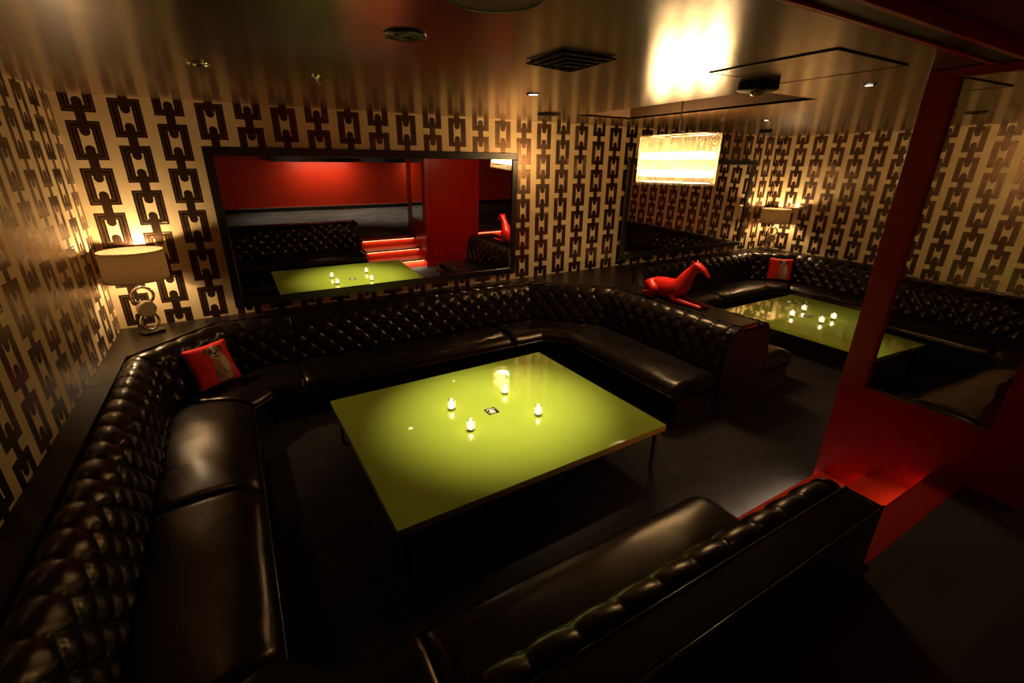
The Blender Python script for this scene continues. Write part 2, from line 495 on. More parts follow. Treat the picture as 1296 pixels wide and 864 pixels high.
def tuft(s, v, v0=.205):
    U = s / A_
    V = max(0.0, (v - v0) / B_)
    h = math.sqrt(abs(math.sin(PI * (U + V) / 2) * math.sin(PI * (U - V) / 2)))
    # button dimple
    vi = round(V); ui = round(U)
    d = 1.0
    for a in (ui - 1, ui, ui + 1):
        if (a + vi) % 2 == 0:
            d = min(d, math.hypot((U - a) * A_, (V - vi) * B_) / .03)
    btn = 0.0
    if v > v0 - .02:
        btn = max(0.0, 1 - d) 
    return h, btn
def loft(sections, prof, disp=None, closed_prof=True, smooth=True):
    vs = []; m = len(prof); n = len(sections)
    P = []
    for (e, f, s) in sections:
        dirv = (f - e); D = dirv.length
        row = []
        for (dl, z, v) in prof:
            p = e + dirv * (dl / .82)
            row.append(Vector((p.x, p.y, z)))
        P.append(row)
    if disp:
        Q = []
        for i in range(n):
            row = []
            for j in range(m):
                a = P[min(i + 1, n - 1)][j] - P[max(i - 1, 0)][j]
                b = P[i][min(j + 1, m - 1)] - P[i][max(j - 1, 0)]
                nr = a.cross(b)
                if nr.length > 1e-9: nr.normalize()
                e, f, s = sections[i]
                inward = Vector((f.x - e.x, f.y - e.y, 0)).normalized() + Vector((0, 0, .9))
                if nr.dot(inward) < 0: nr = -nr
                row.append(P[i][j] + nr * disp(s, prof[j][2], i, j))
            Q.append(row)
        P = Q
    for row in P: vs += row
    fs = []
    jj = m if closed_prof else m - 1
    for i in range(n - 1):
        for j in range(jj):
            fs.append((i * m + j, (i + 1) * m + j, (i + 1) * m + (j + 1) % m, i * m + (j + 1) % m))
    mb = MB(); mb.add(vs, fs, smooth)
    if closed_prof:
        mb.add(P[0], [tuple(range(m))]); mb.add(P[-1], [tuple(range(m))])
    return mb
def module(stations, label, cushions, cuts, group, s0, name='banquette', back=True, base=True, zoff=0.0):
    """stations for the back; cushions = list of station lists; returns arc length used"""
    cx = sum(s[0][0] for s in stations) / len(stations); cy = sum(s[0][1] for s in stations) / len(stations)
    root = empty(name, (cx, cy, 0))
    tag(root, label, 'banquette', group)
    loc = lambda st: [((e[0] - cx, e[1] - cy), (f[0] - cx, f[1] - cy)) for e, f in st]
    sec, L = run_sections(loc(stations), .0122)
    sec = [(e, f, s + s0) for e, f, s in sec]
    prof = dens([(d_, z_ + zoff * min(1, max(0, (z_ - .45) / .3))) for d_, z_ in smooth_prof(BACK, 2)], .0135)
    tot = prof[-1][2]
    def dd(s, v, i, j):
        h, b = tuft(s, v)
        edge = min(1.0, v / .05)
        end = min(1.0, (min(s - s0, s0 + L - s) + .004) / .012)
        q = max(0.0, min(1.0, (v - .17) / .10)); q = q * q * (3 - 2 * q)
        return ((.018 + .018 * q) * h ** (.55 + .25 * q) - .014) * edge + .008 * b
    pr = prof + [(.10, .40, tot + .1), (0, .40, tot + .2)]
    mprof = len(prof)
    loft(sec, pr, lambda s, v, i, j: dd(s, v, i, j) if j < mprof else 0.0).build('backrest', M['leather'], root)
    for k, cu in enumerate(cushions):
        sc_, L2 = run_sections(loc(cu), .03)
        P = dens(smooth_prof(SEAT[:12], 2) + SEAT[12:], .03)
        def cd(s, v, i, j, L2=L2):
            e = min(s, L2 - s)
            return -.034 * max(0.0, 1 - e / .07) ** 2.2 + .006 * math.sin(s * 9.0 + v * 14.0) * .3
        # tighten the rings at both ends for a rounded seam
        ext = []
        for e, f, s in sc_: ext.append((e, f, s))
        def at(w):
            w = max(0, min(L2, w))
            for a, b in zip(sc_, sc_[1:]):
                if a[2] <= w <= b[2] + 1e-9:
                    q = (w - a[2]) / max(1e-9, b[2] - a[2]); return (a[0].lerp(b[0], q), a[1].lerp(b[1], q), w)
            return sc_[-1]
        ss = sorted(set([0.0, .004, .010, .018, .03] + [s for _, _, s in sc_ if .03 < s < L2 - .03] + [L2 - .03, L2 - .018, L2 - .010, L2 - .004, L2]))
        loft([at(w) for w in ss], P, cd).build('seat_cushion', M['leather'], root)
        pip = []
        for e, f, s in sc_:
            p = e + (f - e) * (.822 / .82); pip.append((p.x, p.y, .325))
        if len(pip) > 1: MB().tube(pip, .006, 8).build('piping', M['piping'], root)
    if base:
        secs, _ = run_sections(loc(stations), .5)
        secs = []
        q, _ = run_sections(loc(stations), 10.0)
        loft([(e, f, s) for e, f, s in q], [(.0, .0, 0), (.0, .395, 0), (.20, .395, 0), (.20, .285, 0), (.745, .285, 0), (.745, .0, 0)], None, True, False).build('base', M['blackm'], root)
    return s0 + L, root

S = [((3.56, -5.345), (3.56, -4.57)), ((1.65, -5.35), (1.65, -4.57)), ((.90, -5.35), (1.30, -4.57)), ((.275, -4.74), (1.10, -4.40)),
     ((.275, -3.10), (1.10, -3.10)), ((.275, -1.47), (1.10, -1.77)), ((.90, -.79), (1.27, -1.60)), ((1.57, -.79), (1.57, -1.60)),
     ((3.95, -.79), (3.95, -1.60)), ((4.60, -.79), (4.36, -1.60)), ((5.48, -1.67), (4.57, -1.80)), ((5.48, -3.50), (4.57, -3.50))]
gB = 'black tufted leather banquettes of the near booth'
s, near = module(S[0:2], 'black leather banquette in the foreground with its back to the landing', [S[0:2]], None, gB, 0.0, zoff=.05)
s, _ = module(S[1:4], 'black leather corner banquette at the lower left, joining foreground and left wall seats', [S[1:4]], None, gB, s)
s, _ = module(S[3:6], 'long black tufted banquette running along the left wall', [S[3:5], S[4:6]], None, gB, s)
s, _ = module(S[5:8], 'black tufted corner banquette below the lit table lamp with the near bulldog cushion', [S[5:8]], None, gB, s)
s, _ = module(S[7:9], 'black tufted banquette under the big mirror on the back wall', [S[7:9]], None, gB, s)
s, divd = module(S[8:12], 'black tufted banquette curving from the back wall along the divider below the red dog', [S[8:12]], None, gB, s)
T = [((5.76, -3.50), (6.60, -3.50)), ((5.76, -1.67), (6.60, -1.85)), ((6.62, -.79), (6.88, -1.60)), ((7.9, -.79), (7.9, -1.6)),
     ((9.58, -.79), (9.22, -1.6)), ((10.19, -1.40), (9.40, -1.78)), ((10.19, -3.2), (9.40, -3.2)), ((10.19, -4.9), (9.40, -4.9))]
gF = 'black tufted leather banquettes of the far booth'
s, div2 = module(T[0:4], 'black tufted banquette on the far side of the divider behind the red dog', [T[0:4]], None, gF, 0.0)
s, _ = module(T[3:6], 'black tufted corner banquette below the far table lamp with the far red cushion', [T[3:6]], None, gF, s)
s, _ = module(T[5:8], 'black tufted banquette running along the right wall of the far booth', [T[5:7], T[6:8]], None, gF, s)

def rel(root, a): return (a[0] - root.location.x, a[1] - root.location.y, a[2])
# near banquette: flat padded top, back panel, end panel
MB().box(rel(near, (3.575, -5.34, .80)), rel(near, (.95, -5.515, .95)), .018).build('top_pad', M['leather'], near)
MB().box(rel(near, (3.57, -5.345, 0)), rel(near, (.60, -5.512, .90)), .008).build('back_panel', M['leather'], near)
def endplate(root, xa, xb, yface, w=.012, zt=.90, pts=None):
    pass
# shaped end panels (silhouette of the section)
def end_profile(root, E, F, axis, at, th, mat, dl_extra=-.17, zo=0.0):
    prof = [(d_, z_ + zo * min(1, max(0, (z_ - .45) / .3))) for d_, z_ in smooth_prof(BACK, 2)] + [(.224, 0.0), (dl_extra, 0.0), (dl_extra, .885 + zo), (dl_extra + .012, .897 + zo), (-.01, .898 + zo)]
    e = Vector(E); f = Vector(F); d = (f - e)
    vs = []
    for k in (0, 1):
        for dl, z in prof:
            p = e + d * (dl / .82)
            if axis == 'x': vs.append((at + th * k - root.location.x, p.y - root.location.y, z))
            else: vs.append((p.x - root.location.x, at + th * k - root.location.y, z))
    n = len(prof)
    mb = MB(); mb.add(vs, [tuple(range(n)), tuple(range(n, 2 * n))] + [(i, (i + 1) % n, n + (i + 1) % n, n + i) for i in range(n)])
    return mb.build('end_panel', mat, root)
end_profile(near, S[0][0], S[0][1], 'x', 3.558, .030, M['leather'], -.176, .05)
for yy, zz in ((-5.350, .951), (-5.510, .949)):
    MB().tube([rel(near, (3.588, yy, zz)), rel(near, (.95, yy, zz))], .006, 8).build('piping', M['piping'], near)
# divider top pad and ends
MB().box(rel(divd, (5.475, -1.6, .80)), rel(divd, (5.765, -3.515, .902)), .014).build('top_pad', M['leather'], divd)
mb = MB()
prof = smooth_prof(BACK, 2)
pts = []
for dl, z in prof: pts.append((5.48 - dl * .91 / .82, z))
right = [(5.76 + dl * .84 / .82, z) for dl, z in prof]
sil = [(5.48 - .224 * 1.1, 0.0)] + pts[::-1] + right + [(5.76 + .224 * 1.03, 0.0)]
n = len(sil)
vs = [(x - divd.location.x, -3.49 - divd.location.y, z) for x, z in sil] + [(x - divd.location.x, -3.535 - divd.location.y, z) for x, z in sil]
mb.add(vs, [tuple(range(n)), tuple(range(n, 2 * n))] + [(i, (i + 1) % n, n + (i + 1) % n, n + i) for i in range(n)])
mb.build('end_panel', M['panel'], divd)

# ledges behind the backs
def ledge(name, poly, label):
    cx = sum(p[0] for p in poly) / len(poly); cy = sum(p[1] for p in poly) / len(poly)
    root = empty(name, (cx, cy, 0))
    tag(root, label, 'ledge')
    MB().prism([(x - cx, y - cy) for x, y in poly], ZT - .03, ZT).build('top_board', M['ledge'], root)
    q = [(cx + (x - cx) * .985, cy + (y - cy) * .985) for x, y in poly]
    MB().prism([(x - cx, y - cy) for x, y in q], 0, ZT - .03).build('support', M['blackm'], root)
    return root
g = .002
ledge('wall_ledge', [(XL + g, -5.52), (XL + g, -2.034), (.272, -2.034), (.272, -4.75), (.90, -5.35), (.94, -5.36), (.94, -5.52)], 'narrow black lacquered ledge along the left wall behind the tufted back')
ledge('wall_ledge', [(XL + g, -2.028), (XL + g, YB - g), (2.95, YB - g), (2.95, -.788), (.90, -.788), (.272, -1.468), (.272, -2.028)], 'black lacquered corner ledge carrying the near table lamp')
ledge('wall_ledge', [(2.956, YB - g), (9.0, YB - g), (9.0, -.788), (6.62, -.788), (5.758, -1.668), (5.758, -1.6), (5.482, -1.6), (5.482, -1.668), (4.60, -.788), (2.956, -.788)], 'black lacquered ledge under the mirrors, widening to triangles at the divider')
ledge('wall_ledge', [(9.006, YB - g), (XR - g, YB - g), (XR - g, -4.9), (10.192, -4.9), (10.192, -1.40), (9.58, -.788), (9.006, -.788)], 'black lacquered corner ledge carrying the far table lamp')

# ------------------------------------------------------------------ framed mirrors
def wall_mirror(x0, x1, z0, z1, fw, tilt, yaw, label):
    root = empty('wall_mirror', ((x0 + x1) / 2, YB - .055, z0))
    tag(root, label, 'mirror', 'black framed mirrors on the back wall')
    w = (x1 - x0) / 2; h = z1 - z0
    root.rotation_euler = (tilt, 0, yaw)
    fr = MB()
    def bar(a, b): fr.box((a[0], -.022, a[1]), (b[0], .022, b[1]), .006)
    bar((-w, 0), (w, fw)); bar((-w, h - fw), (w, h)); bar((-w, fw), (-w + fw, h - fw)); bar((w - fw, fw), (w, h - fw))
    fr.build('frame', M['black'], root)
    MB().box((-w + fw, -.004, fw), (w - fw, .006, h - fw)).build('mirror_glass', M['mirror'], root)
    return root
wall_mirror(1.10, 4.52, .985, 2.545, .082, .0345, .0153, 'large black framed mirror behind the near booth, left of the two')
wall_mirror(6.45, 9.50, 1.00, 2.51, .082, .02, 0, 'black framed mirror behind the far booth, beyond the chandelier')

# ------------------------------------------------------------------ tables
def table(cx, cy, w, d, rz, label):
    root = empty('lounge_table', (cx, cy, 0), rz)
    tag(root, label, 'table', 'lime green lacquered lounge tables')
    MB().box((-w / 2, -d / 2, .378), (w / 2, d / 2, .432), .003).build('tabletop', M['green'], root)
    fr = MB()
    iw, idp = w / 2 - .05, d / 2 - .05
    fr.box((-iw, -idp, .35), (iw, -idp + .025, .378)); fr.box((-iw, idp - .025, .35), (iw, idp, .378))
    fr.box((-iw, -idp, .35), (-iw + .025, idp, .378)); fr.box((iw - .025, -idp, .35), (iw, idp, .378))
    fr.build('frame', M['steel'], root)
    for sx in (-1, 1):
        for sy in (-1, 1):
            x, y = sx * (w / 2 - .055), sy * (d / 2 - .055)
            MB().box((x - .013, y - .013, 0), (x + .013, y + .013, .35), .002).build('leg', M['steel'], root)
    return root
table((1.718 + 3.973) / 2, (-3.966 - 2.142) / 2, 2.255, 1.824, .0226, 'large lime green table of the near booth, with thin dark legs')
table(8.10, -3.2, 1.80, 2.25, .0, 'lime green table of the far booth, partly behind the divider')

def emblem(x, y, rz, sz, label):
    root = empty('table_emblem', (x, y, .4325), rz)
    tag(root, label, 'emblem', 'black square emblems on the table tops')
    MB().box((-sz, -sz, 0), (sz, sz, .0012)).build('black_square', M['blackm'], root)
    w = MB()
    for (cx, cy, r0, r1, a0, a1) in [(0, 0, .70, .84, 20, 160), (0, 0, .70, .84, 200, 300), (0, .08, .0, .40, 0, 360), (-.22, -.42, .0, .18, 0, 360), (.30, -.38, .05, .22, 0, 360)]:
        n = 24; vs = []
        for k in range(n + 1):
            a = math.radians(a0 + (a1 - a0) * k / n)
            for rr in (max(r0, .001), r1): vs.append((sz * (cx + rr * math.cos(a)), sz * (cy + rr * math.sin(a)), .0018))
        w.add(vs, [(2 * k, 2 * k + 1, 2 * k + 3, 2 * k + 2) for k in range(n)])
    w.build('white_figure', M['white'], root, fix=False)
    d = MB()
    for cx, cy, r in ((-.14, .12, .09), (.14, .12, .09), (0, -.08, .05)):
        n = 14
        d.add([(sz * (cx + r * math.cos(2 * PI * k / n)), sz * (cy + r * math.sin(2 * PI * k / n)), .0024) for k in range(n)], [tuple(range(n))])
    d.build('dark_detail', M['blackm'], root, fix=False)
emblem(2.86, -3.035, .0226, .052, 'small black square emblem with white figure at the middle of the near table')
emblem(8.02, -2.86, 0, .052, 'small black square emblem with white figure on the far table')

# votives
v0 = empty('votive_candle', (0, 0, .432))
MB().lathe([(.0, .002), (.026, .002), (.030, .004), (.033, .010), (.035, .090)], n=28).build('glass', M['glass'], v0)
MB().lathe([(.0, .003), (.029, .003), (.030, .005), (.030, .022), (.0285, .022), (.0285, .019)], n=24).build('tealight_cup', M['steel'], v0)
MB().lathe([(.028, .019), (.0, .021)], n=24).build('wax', M['wax'], v0)
MB().lathe([(.0, .030), (.008, .036), (.014, .052), (.012, .068), (.005, .086), (.0, .094)], n=14).build('flame', M['flame'], v0)
vs_ = [((2.578, -2.838), 'candle in a glass, leftmost of four on the near table'), ((2.577, -3.217), 'candle in a glass on the near table, nearest the viewer, left of the emblem'),
       ((3.12, -2.808), 'candle in a glass on the near table, farthest back of the four'), ((3.171, -3.285), 'candle in a glass, rightmost of four on the near table'),
       ((7.80, -2.77), 'candle in a glass, leftmost of four on the far table'), ((8.22, -2.70), 'candle in a glass on the far table, farthest back of the four'),
       ((7.86, -3.13), 'candle in a glass on the far table, nearest the viewer'), ((8.17, -3.13), 'candle in a glass, rightmost of four on the far table')]
for i, ((x, y), lb) in enumerate(vs_):
    o = v0 if i == 0 else copy_tree(v0)
    o.location = (x, y, .4325)
    tag(o, lb, 'candle', 'glass votive candles on the near table' if i < 4 else 'glass votive candles on the far table')
    L = bpy.data.lights.new('candle_light', 'POINT'); L.energy = .16 if i < 4 else .2; L.color = (1, .72, .38); L.shadow_soft_size = .014
    lo = bpy.data.objects.new('candle_light', L); COL.objects.link(lo); lo.location = (x, y, .4325 + .064)

# ------------------------------------------------------------------ table lamps
def ring_pts(cx, cz, r, ax, n=40):
    return [(cx + r * math.cos(2 * PI * k / n) * math.cos(ax), r * math.cos(2 * PI * k / n) * math.sin(ax), cz + r * math.sin(2 * PI * k / n)) for k in range(n)]
def table_lamp(x, y, rz, label):
    root = empty('table_lamp', (x, y, ZT), rz)
    tag(root, label, 'lamp', 'table lamps with round glass ring stems')
    MB().box((-.085, -.06, 0), (.085, .06, .028), .004).build('base', M['black'], root)
    MB().tube(ring_pts(0, .115, .078, .2), .0135, 10, True).build('lower_ring', M['chrome'], root)
    d = MB()
    n = 36
    for k0, th in ((-.020, 0), ):
        vs = []
        for yy in (-.030, .030):
            for r in (.0, .066, .074):
                for k in range(n):
                    w = 2 * PI * k / n
                    vs.append((r * math.cos(w), yy * (1 if r < .07 else .8), .238 + r * math.sin(w)))
        fs = []
        for sd in (0, 1):
            o = sd * 3 * n
            for a in (0, 1):
                for k in range(n): fs.append((o + a * n + k, o + a * n + (k + 1) % n, o + (a + 1) * n + (k + 1) % n, o + (a + 1) * n + k))
        for k in range(n): fs.append((2 * n + k, 2 * n + (k + 1) % n, 5 * n + (k + 1) % n, 5 * n + k))
        d.add(vs, fs, False)
    dd = d.build('centre_disc', M['disc'], root)
    MB().tube(ring_pts(0, .362, .078, -.25), .0135, 10, True).build('upper_ring', M['chrome'], root)
    MB().tube([(0, 0, .028), (0, 0, .06)], .014, 12).build('stem_foot', M['chrome'], root)
    MB().tube([(0, 0, .44), (0, 0, .53)], .010, 12).build('stem', M['chrome'], root)
    z0, z1, rr = .515, .775, .238
    sh = MB().lathe([(rr + .003, z0), (rr + .003, z1)], n=64).build('lamp_shade', M['shade'], root)
    for zz in (z0 + .003, z1 - .003):
        MB().tube([((rr + .003) * math.cos(2 * PI * k / 64), (rr + .003) * math.sin(2 * PI * k / 64), zz) for k in range(64)], .004, 6, True).build('hem', M['shade'], sh)
    sp = MB()
    for k in range(3):
        a = 2 * PI * k / 3
        sp.tube([(0, 0, .735), (math.cos(a) * rr * .985, math.sin(a) * rr * .985, .735)], .003, 6)
    sp.build('spider', M['chrome'], root)
    MB().lathe([(.0, .53), (.014, .535), (.018, .56), (.034, .60), (.036, .63), (.024, .66), (.0, .675)], n=20).build('bulb', M['bulb'], root)
    L = bpy.data.lights.new('lamp_bulb_light', 'POINT'); L.energy = 70; L.color = (1, .68, .35); L.shadow_soft_size = .045
    lo = bpy.data.objects.new('lamp_bulb_light', L); COL.objects.link(lo); lo.location = (x, y, ZT + .67)
    return root, L
l1, L1 = table_lamp(.40, -.86, .5, 'table lamp with taupe drum shade in the corner left of the big mirror')
l2, L2 = table_lamp(10.08, -.90, -.9, 'table lamp with taupe drum shade in the far corner beyond the chandelier')

# ------------------------------------------------------------------ cushions
def cushion(loc, facing, lean, roll, label):
    n = 22; sz = .20
    vs = []
    for side in (-1, 1):
        for i in range(n + 1):
            for j in range(n + 1):
                a = i / n * 2 - 1; b = j / n * 2 - 1
                pinch = 1 - .07 * (abs(a * b)) ** .5 * 0
                x = a * sz * (1 - .055 * (1 - b * b)); z = b * sz * (1 - .055 * (1 - a * a))
                th = .062 * (max(0.0, (1 - a * a) * (1 - b * b))) ** .42
                th += .0025 * math.sin(a * 9 + b * 5) * (1 - a * a) * (1 - b * b)
                vs.append((x, side * th, z))
    fs = []; m = (n + 1) ** 2
    for sd in (0, 1):
        for i in range(n):
            for j in range(n):
                q = [sd * m + i * (n + 1) + j, sd * m + (i + 1) * (n + 1) + j, sd * m + (i + 1) * (n + 1) + j + 1, sd * m + i * (n + 1) + j + 1]
                fs.append(tuple(q))
    mb = MB(); mb.add(vs, fs, True)
    o = mb.build('throw_cushion', M['pillow'])
    tag(o, label, 'cushion', 'red cushions printed with a bulldog')
    f = Vector((facing[0], facing[1], 0)).normalized()
    # local -Y is the face
    rz = math.atan2(f.x, -f.y)
    R = Matrix.Rotation(rz, 4, 'Z') @ Matrix.Rotation(-lean, 4, 'X') @ Matrix.Rotation(roll, 4, 'Y')
    o.matrix_world = Matrix.Translation(loc) @ R
    return o
cushion((.835, -1.325, .645), (.565, -.825), .40, .0, 'red cushion with bulldog print in the corner under the near table lamp')
cushion((9.78, -1.36, .640), (-.83, -.56), .30, 0.0, 'red cushion with bulldog print in the corner under the far table lamp')

# ------------------------------------------------------------------ greyhound statue
def greyhound(loc, rz):
    pts = []; edges = []; rad = []
    def P(x, y, z, r, par=None, r2=None):
        pts.append((x, y, z)); rad.append((r, r2 or r)); i = len(pts) - 1
        if par is not None: edges.append((par, i))
        return i
    pel = P(.17, 0, .150, .100, None, .105)
    m1 = P(.27, 0, .150, .098, pel, .105); m2 = P(.38, 0, .135, .092, m1, .105); m3 = P(.47, 0, .140, .100, m2, .118)
    ch = P(.56, 0, .165, .102, m3, .135)
    nb = P(.610, 0, .265, .074, ch, .090)
    n1 = P(.652, 0, .335, .056, nb, .066); n2 = P(.70, 0, .40, .044, n1, .050); hd = P(.75, 0, .458, .050, n2, .052)
    h2 = P(.80, 0, .456, .043, hd, .042); h3 = P(.845, 0, .425, .029, h2, .030); h4 = P(.895, 0, .385, .018, h3, .019); h5 = P(.93, 0, .36, .013, h4, .013)
    for sg in (-1, 1):
        e1 = P(.735, sg * .030, .492, .010, hd); P(.715, sg * .040, .515, .006, e1)
        a = P(.56, sg * .062, .11, .048, ch); b = P(.53, sg * .080, .045, .034, a); c_ = P(.66, sg * .070, .036, .024, b)
        d = P(.80, sg * .058, .028, .020, c_); e = P(.88, sg * .055, .024, .023, d); P(.93, sg * .055, .018, .016, e)
        h = P(.17, sg * .070, .135, .085, pel); k = P(.29, sg * .105, .10, .062, h); k2 = P(.22, sg * .115, .055, .032, k)
        hk = P(.10, sg * .105, .034, .024, k2); ft = P(.18, sg * .12, .022, .020, hk); P(.26, sg * .125, .018, .017, ft)
    t1 = P(.07, 0, .11, .026, pel); t2 = P(.02, 0, .05, .017, t1); t3 = P(.0, .03, .018, .013, t2); P(.03, .09, .014, .010, t3)
    me = bpy.data.meshes.new('greyhound_statue'); me.from_pydata(pts, edges, []); me.update()
    o = bpy.data.objects.new('greyhound_statue', me); COL.objects.link(o)
    md = o.modifiers.new('skin', 'SKIN'); md.use_smooth_shade = True; md.branch_smoothing = .6
    if not me.skin_vertices: 
        bm = bmesh.new(); bm.from_mesh(me); bm.verts.layers.skin.verify(); bm.to_mesh(me); bm.free()
    sv = me.skin_vertices[0].data
    for i, r_ in enumerate(rad):
        sv[i].radius = (r_[0] * 1.28, r_[1] * 1.28); sv[i].use_root = (i == 0)
    ss = o.modifiers.new('sub', 'SUBSURF'); ss.levels = 2; ss.render_levels = 2
    # bake the modifiers into a plain mesh
    dg = bpy.context.evaluated_depsgraph_get()
    ev = o.evaluated_get(dg)
    nm = bpy.data.meshes.new_from_object(ev)
    o.modifiers.clear(); o.data = nm
    nm.materials.clear(); nm.materials.append(M['dogred'])
    for p in nm.polygons: p.use_smooth = True
    o.data.name = 'greyhound_statue'
    zmin = min(v.co.z for v in nm.vertices)
    o.location = (loc[0], loc[1], loc[2] - zmin); o.rotation_euler = (0, 0, rz)
    tag(o, 'red glossy statue of a greyhound lying on the divider between the booths', 'statue')
    return o
greyhound((5.60, -2.02, .903), -PI / 2)

# ------------------------------------------------------------------ chandelier
CX, CY = 5.49, -2.38
def chandelier():
    root = empty('chandelier', (CX, CY, 2.212))
    tag(root, 'brightly lit oblong chandelier of hanging glass rods over the divider', 'chandelier')
    hx, hy, H = .17, .465, .50
    # rounded rectangle outline
    def outline(n, hx, hy, r=.14):
        segs = []
        st = [((hx, -hy + r), (hx, hy - r)), ((hx - r, hy), (-hx + r, hy)), ((-hx, hy - r), (-hx, -hy + r)), ((-hx + r, -hy), (hx - r, -hy))]
        cs = [(hx - r, hy - r, 0), (-hx + r, hy - r, 90), (-hx + r, -hy + r, 180), (hx - r, -hy + r, 270)]
        pl = []
        for (a, b), (cx, cy, a0) in zip(st, cs):
            pl += [a, b]
            for k in range(1, 9):
                w = math.radians(a0 + 90 * k / 9); pl.append((cx + r * math.cos(w), cy + r * math.sin(w)))
        pl = [Vector(p) for p in pl]
        L = [0.0]
        for a, b in zip(pl, pl[1:] + pl[:1]): L.append(L[-1] + (b - a).length)
        out = []
        for k in range(n):
            w = L[-1] * k / n
            for i in range(len(pl)):
                if L[i] <= w <= L[i + 1]:
                    q = (w - L[i]) / max(1e-9, L[i + 1] - L[i]); out.append(pl[i].lerp(pl[(i + 1) % len(pl)], q)); break
        return out
    for nm, z in (('top_band', H), ('lower_band', .02)):
        MB().tube([(p.x, p.y, z) for p in outline(72, hx - .012, hy - .012)], .007, 6, True).build(nm, M['chrome'], root)
    rod = MB().tube([(0, 0, 0), (0, 0, .006), (0, 0, H - .006), (0, 0, H)], [.006, .0095, .0095, .006], 8).build('glass_rod', M['rod'], root)
    for k, p in enumerate(outline(100, hx, hy)):
        if k == 0: r_ = rod
        else:
            r_ = rod.copy(); COL.objects.link(r_); r_.parent = root
        r_.location = (p.x, p.y, (.012 * math.sin(k * 1.7)) * .3)
    for nm, z in (('light_tube', .115), ('light_tube', .295)):
        MB().tube([(p.x, p.y, z) for p in outline(60, hx - .045, hy - .045, .10)], .032, 10, True).build(nm, M['tubeL'], root)
    MB().tube([(0, 0, H - .01), (0, 0, ZC + .26 - 2.212)], .006, 8).build('suspension_rod', M['blackm'], root)
    MB().box((-hx + .02, -.01, H - .012), (hx - .02, .01, H + .002)).box((-.01, -hy + .02, H - .012), (.01, hy - .02, H + .002)).build('top_frame', M['chrome'], root)
    for z, e in ((.2, 13), (.32, 13)):
        for yy in (-.3, 0, .3):
            L = bpy.data.lights.new('chandelier_light', 'POINT'); L.energy = e; L.color = (1, .64, .30); L.shadow_soft_size = .07
            lo = bpy.data.objects.new('chandelier_light', L); COL.objects.link(lo); lo.location = (CX, CY + yy, 2.20 + z)
chandelier()

# ------------------------------------------------------------------ ceiling fittings
def vent(x, y, s, label):
    root = empty('ceiling_vent', (x, y, ZC)); tag(root, label, 'vent')
    f = MB()
    for k in range(5):
        a = s / 2 * (1 - k * .2); zz = -.006 - .010 * k; w = s * .035
        f.box((-a, -a, zz - .008), (a, -a + w, zz)); f.box((-a, a - w, zz - .008), (a, a, zz)); f.box((-a, -a, zz - .008), (-a + w, a, zz)); f.box((a - w, -a, zz - .008), (a, a, zz))
    f.build('louvres', M['blackm'], root)
    MB().box((-s / 2 * .9, -s / 2 * .9, -.005), (s / 2 * .9, s / 2 * .9, -.001)).build('backing', M['blackm'], root)
vent(2.935, -3.83, .34, 'black square louvred vent in the ceiling above the near table')
def downlight(x, y, r, lit, label, group='small round downlights in the ceiling'):
    root = empty('downlight', (x, y, ZC)); tag(root, label, 'downlight', group)
    MB().lathe([(r, -.001), (r, -.008), (r * .78, -.009), (r * .72, -.001)], n=28).build('trim_ring', M['chrome'] if not lit else M['ledge'], root)
    MB().lathe([(0, -.004), (r * .72, -.004), (r * .70, -.002)], n=28).build('lens', M['spotL'] if lit else M['lens'], root)
downlight(3.468, -2.643, .055, True, 'small lit downlight in the ceiling above the near table')
downlight(6.99, -2.368, .055, True, 'small lit downlight in the ceiling above the far booth')
downlight(5.124, -4.28, .042, True, 'small dimly lit downlight in the ceiling near the red pier')
downlight(1.22, -2.607, .060, False, 'small unlit downlight in the ceiling, leftmost of them')
def sprinkler(x, y, label):
    root = empty('sprinkler_head', (x, y, ZC)); tag(root, label, 'sprinkler', 'sprinkler heads in the ceiling')
    MB().lathe([(.032, 0), (.030, -.006), (.012, -.010), (.009, -.035), (.004, -.045)], n=20).build('body', M['chrome'], root)
    MB().lathe([(0, -.048), (.020, -.047), (.021, -.044), (0, -.043)], n=16).build('deflector', M['chrome'], root)
    a = MB(); a.tube([(.009, 0, -.02), (.018, 0, -.032), (.008, 0, -.045)], .002, 6); a.tube([(-.009, 0, -.02), (-.018, 0, -.032), (-.008, 0, -.045)], .002, 6); a.build('arms', M['chrome'], root)
sprinkler(1.866, -2.553, 'small chrome sprinkler head above the left part of the big mirror')
sprinkler(6.666, -2.007, 'small chrome sprinkler head just above the chandelier in the view')
sprinkler(10.05, -2.14, 'small chrome sprinkler head near the ceiling edge of the right wall')
# octagonal glass ornament, big round speaker, black round speaker, smoke detector
root = empty('ceiling_fixture', (2.025, -3.853, ZC)); tag(root, 'ornate glass ring fixture on the ceiling left of the square vent', 'ceiling fixture')
MB().lathe([(.095, -.001), (.097, -.008), (.080, -.014), (.070, -.007), (.060, -.007), (.052, -.015), (.040, -.012), (.036, -.002)], n=8).build('glass_ring', M['steel'], root)
MB().lathe([(0, -.008), (.040, -.006)], n=16).build('lens', M['lens'], root)
root = empty('ceiling_speaker', (2.12, -4.49, ZC)); tag(root, 'large round dark speaker in the ceiling at the top edge of the view', 'speaker', 'round speakers in the ceiling')
MB().lathe([(.172, 0), (.172, -.006), (.166, -.008), (.162, -.003)], n=48).build('rim', M['steel'], root)
MB().lathe([(0, -.005), (.162, -.004)], n=48).build('grille', M['recess'], root)
root = empty('ceiling_speaker', (4.428, -1.478, ZC)); tag(root, 'flat black round speaker in the ceiling between mirror and chandelier', 'speaker', 'round speakers in the ceiling')
MB().lathe([(.13, -.001), (.13, -.012), (.12, -.014), (0, -.013)], n=40).build('grille', M['blackm'], root)
